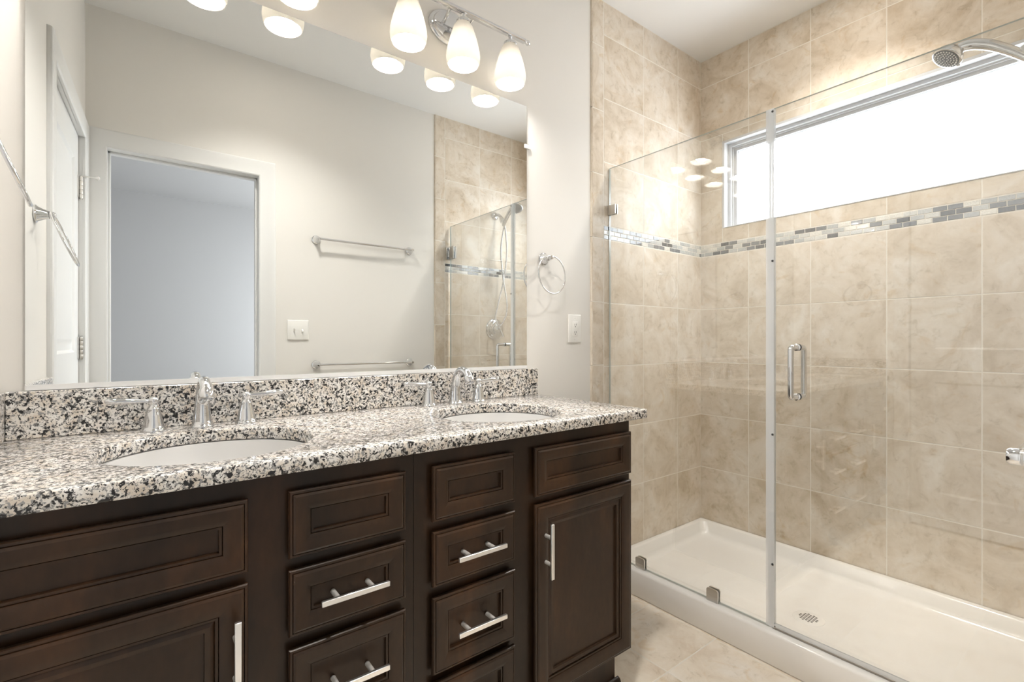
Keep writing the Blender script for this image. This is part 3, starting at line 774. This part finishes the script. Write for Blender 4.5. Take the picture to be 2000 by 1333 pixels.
for s in (-1, 1):
    a = GX + s * (GT / 2 + .0005); b = GX + s * .052
    P = [(a, hy, hz0)] + [(b - s * r + s * r * math.sin(q), hy, hz0 + r - r * math.cos(q)) for q in [k * PI / 12 for k in range(7)]] + [(b - s * r + s * r * math.cos(q), hy, hz1 - r + r * math.sin(q)) for q in [k * PI / 12 for k in range(7)]] + [(a, hy, hz1)]
    tube(bm, P, .0092, 16)
    for z in (hz0, hz1): lathe(bm, [(.0125, 0), (.0125, .003), (.0095, .004)], (a, hy, z), (s, 0, 0), 20)
obj('handle', bm, M['chrome'], dr, smooth=50)
for z in (1.79, .45):
    bm = new()
    for s in (-1, 1): box(bm, GX + s * (GT / 2 + .0045) - .004, GX + s * (GT / 2 + .0045) + .004, -1.508, -1.452, z - .045, z + .045, .0012, 1)
    box(bm, GX - .026, GX + .026, YD + TZ + .0005, YD + TZ + .006, z - .045, z + .045, .001, 1)
    lathe(bm, [(.0075, 0), (.0075, .050)], (GX, -1.5135, z - .025), n=16)
    for q in (-.03, .03): lathe(bm, [(.005, 0), (.005, .001), (0, .002)], (GX - .0135, -1.475, z + q), (-1, 0, 0), 12)
    obj('hinge', bm, M['chrome'], dr, smooth=30)

# ------------------------------------------------------------------ shower fittings on the doorway wall
YT = YD + TZ
ar = thing('hand_shower_holder', (2.473, YT, 2.127), 'chrome shower arm and bracket on the tiled wall', 'shower holder')
bm = new(); lathe(bm, [(0, 0), (.032, 0), (.032, .004), (.027, .010), (.018, .015), (.0110, .018)], (2.473, YT + .0006, 2.127), (0, 1, 0), 32); obj('flange', bm, M['chrome'], ar, smooth=45)
bm = new(); A = spline([(2.473, YT + .012, 2.127), (2.470, YT + .05, 2.128), (2.464, YT + .085, 2.110), (2.458, YT + .115, 2.080)], 8); tube(bm, A, .0105, 16); obj('arm', bm, M['chrome'], ar, smooth=50)
bm = new(); q = Vector((2.458, YT + .115, 2.080)); dA = (q - Vector((2.464, YT + .085, 2.110))).normalized()
lathe(bm, [(.0135, -.012), (.0165, -.010), (.0175, .002), (.0165, .016), (.0205, .020), (.0225, .034), (.0185, .046), (.010, .050)], q, dA, 24)
dn = q + dA * .034
lathe(bm, [(.0150, -.030), (.0175, -.026), (.0175, .020), (.0140, .028)], dn + Vector((-.008, .010, 0)), (-.55, .75, -.15), 20)
tag(obj('bracket', bm, M['nickel'], ar, smooth=45), 'satin bracket holding the hand shower')
# hand shower: the handle rises forward from the bracket to the head
HC = Vector((2.418, -1.178, 2.103))               # spray face centre
hn = Vector((-.38, .46, -.80)).normalized()        # direction of the spray
hs = thing('hand_shower', tuple(HC), 'chrome hand shower head with dark nozzles above the glass door', 'shower head')
base = dn + Vector((-.010, .016, -.035))
bk = HC - hn * .030
P = spline([base, base.lerp(bk, .28) + Vector((0, 0, .022)), base.lerp(bk, .55) + Vector((0, 0, .032)), base.lerp(bk, .8) + Vector((0, 0, .024)), bk + hn * .006], 10)
P = [p for p in P]
bm = new(); tube(bm, P, lerp_list([.0125, .0150, .0165, .0170, .0150], 10), 20); obj('handle', bm, M['chrome'], hs, smooth=60)
bm = new(); lathe(bm, [(0, -.046), (.012, -.044), (.026, -.036), (.038, -.022), (.0435, -.010), (.0445, -.003), (.0425, 0), (.0385, .0005)], HC, hn, 40)
hd = obj('head', bm, M['chrome'], hs, smooth=50)
bm = new(); lathe(bm, [(.0, 0), (.0385, 0), (.0375, .0012), (.020, .0022), (0, .0024)], HC + hn * .0006, hn, 36); fc = obj('spray_face', bm, M['nozzle'], hd, smooth=40)
bm = new(); a_, b_ = frame_of(hn)
for rr, cnt in ((.008, 6), (.016, 12), (.024, 18), (.032, 24)):
    for k in range(cnt):
        an = 2 * PI * k / cnt
        lathe(bm, [(.0024, 0), (.0013, .0022)], HC + hn * .0022 + a_ * rr * math.cos(an) + b_ * rr * math.sin(an), hn, 8)
obj('nozzles', bm, M['nickel'], hd, smooth=0)
bm = new(); lathe(bm, [(.0045, 0), (.0050, .008), (.003, .010)], HC + b_ * -.040 + hn * -.004, (0, 0, -1), 12); obj('spray_lever', bm, M['chrome'], hd)
# hose: down from the bracket in a long crossing loop and back up to the handle
h0 = dn + Vector((.000, .012, -.018)); h1 = base + Vector((.010, -.004, -.006))
hp = [h0, h0 + Vector((.010, .004, -.06)), h0 + Vector((.040, -.02, -.22)), h0 + Vector((.020, -.03, -.42)), h0 + Vector((-.030, -.04, -.62)), h0 + Vector((-.045, -.045, -.72)),
      h0 + Vector((-.005, -.045, -.772)), h0 + Vector((.045, -.04, -.70)), h0 + Vector((.050, -.03, -.60)), h0 + Vector((.000, -.01, -.42)), h0 + Vector((-.038, .01, -.22)), h1 + Vector((-.012, .0, -.05)), h1]
P = spline(hp, 30); n = len(P)
tot = [0]
for a, b in zip(P, P[1:]): tot.append(tot[-1] + (b - a).length)
Q = []; Rr = []; j = 0; st = .0016; k = 0; s_ = 0
while s_ < tot[-1]:
    while j < n - 2 and tot[j + 1] < s_: j += 1
    f_ = (s_ - tot[j]) / max(1e-9, tot[j + 1] - tot[j]); Q.append(P[j].lerp(P[j + 1], f_)); Rr.append(.0066 if k % 3 else .0052); k += 1; s_ += st
bm = new(); tube(bm, Q, Rr, 10)
tag(obj('shower_hose', bm, M['chrome'], loc=tuple(h0), smooth=60), 'corrugated metal shower hose hanging in a crossed loop', 'shower hose')
# valve
vt = thing('shower_valve', (2.473, YT, 1.245), 'round chrome shower valve trim with a lever handle', 'shower valve')
bm = new(); lathe(bm, [(0, 0), (.080, 0), (.081, .004), (.077, .009), (.070, .011), (.066, .012), (.060, .017), (.045, .021), (.036, .022), (.034, .026)], (2.473, YT + .0006, 1.245), (0, 1, 0), 48); obj('escutcheon', bm, M['chrome'], vt, smooth=35)
bm = new(); lathe(bm, [(.030, .020), (.028, .030), (.022, .045), (.019, .052), (.0200, .054), (.017, .060), (.0120, .068), (.0130, .074), (.0125, .082), (0, .086)], (2.473, YT, 1.245), (0, 1, 0), 32)
lathe(bm, [(.0065, 0), (.007, .02), (.0095, .05), (.0095, .062), (.004, .068), (0, .068)], (2.473, YT + .075, 1.243), (.35, .25, -1), 16)
obj('lever_handle', bm, M['chrome'], vt, smooth=45)
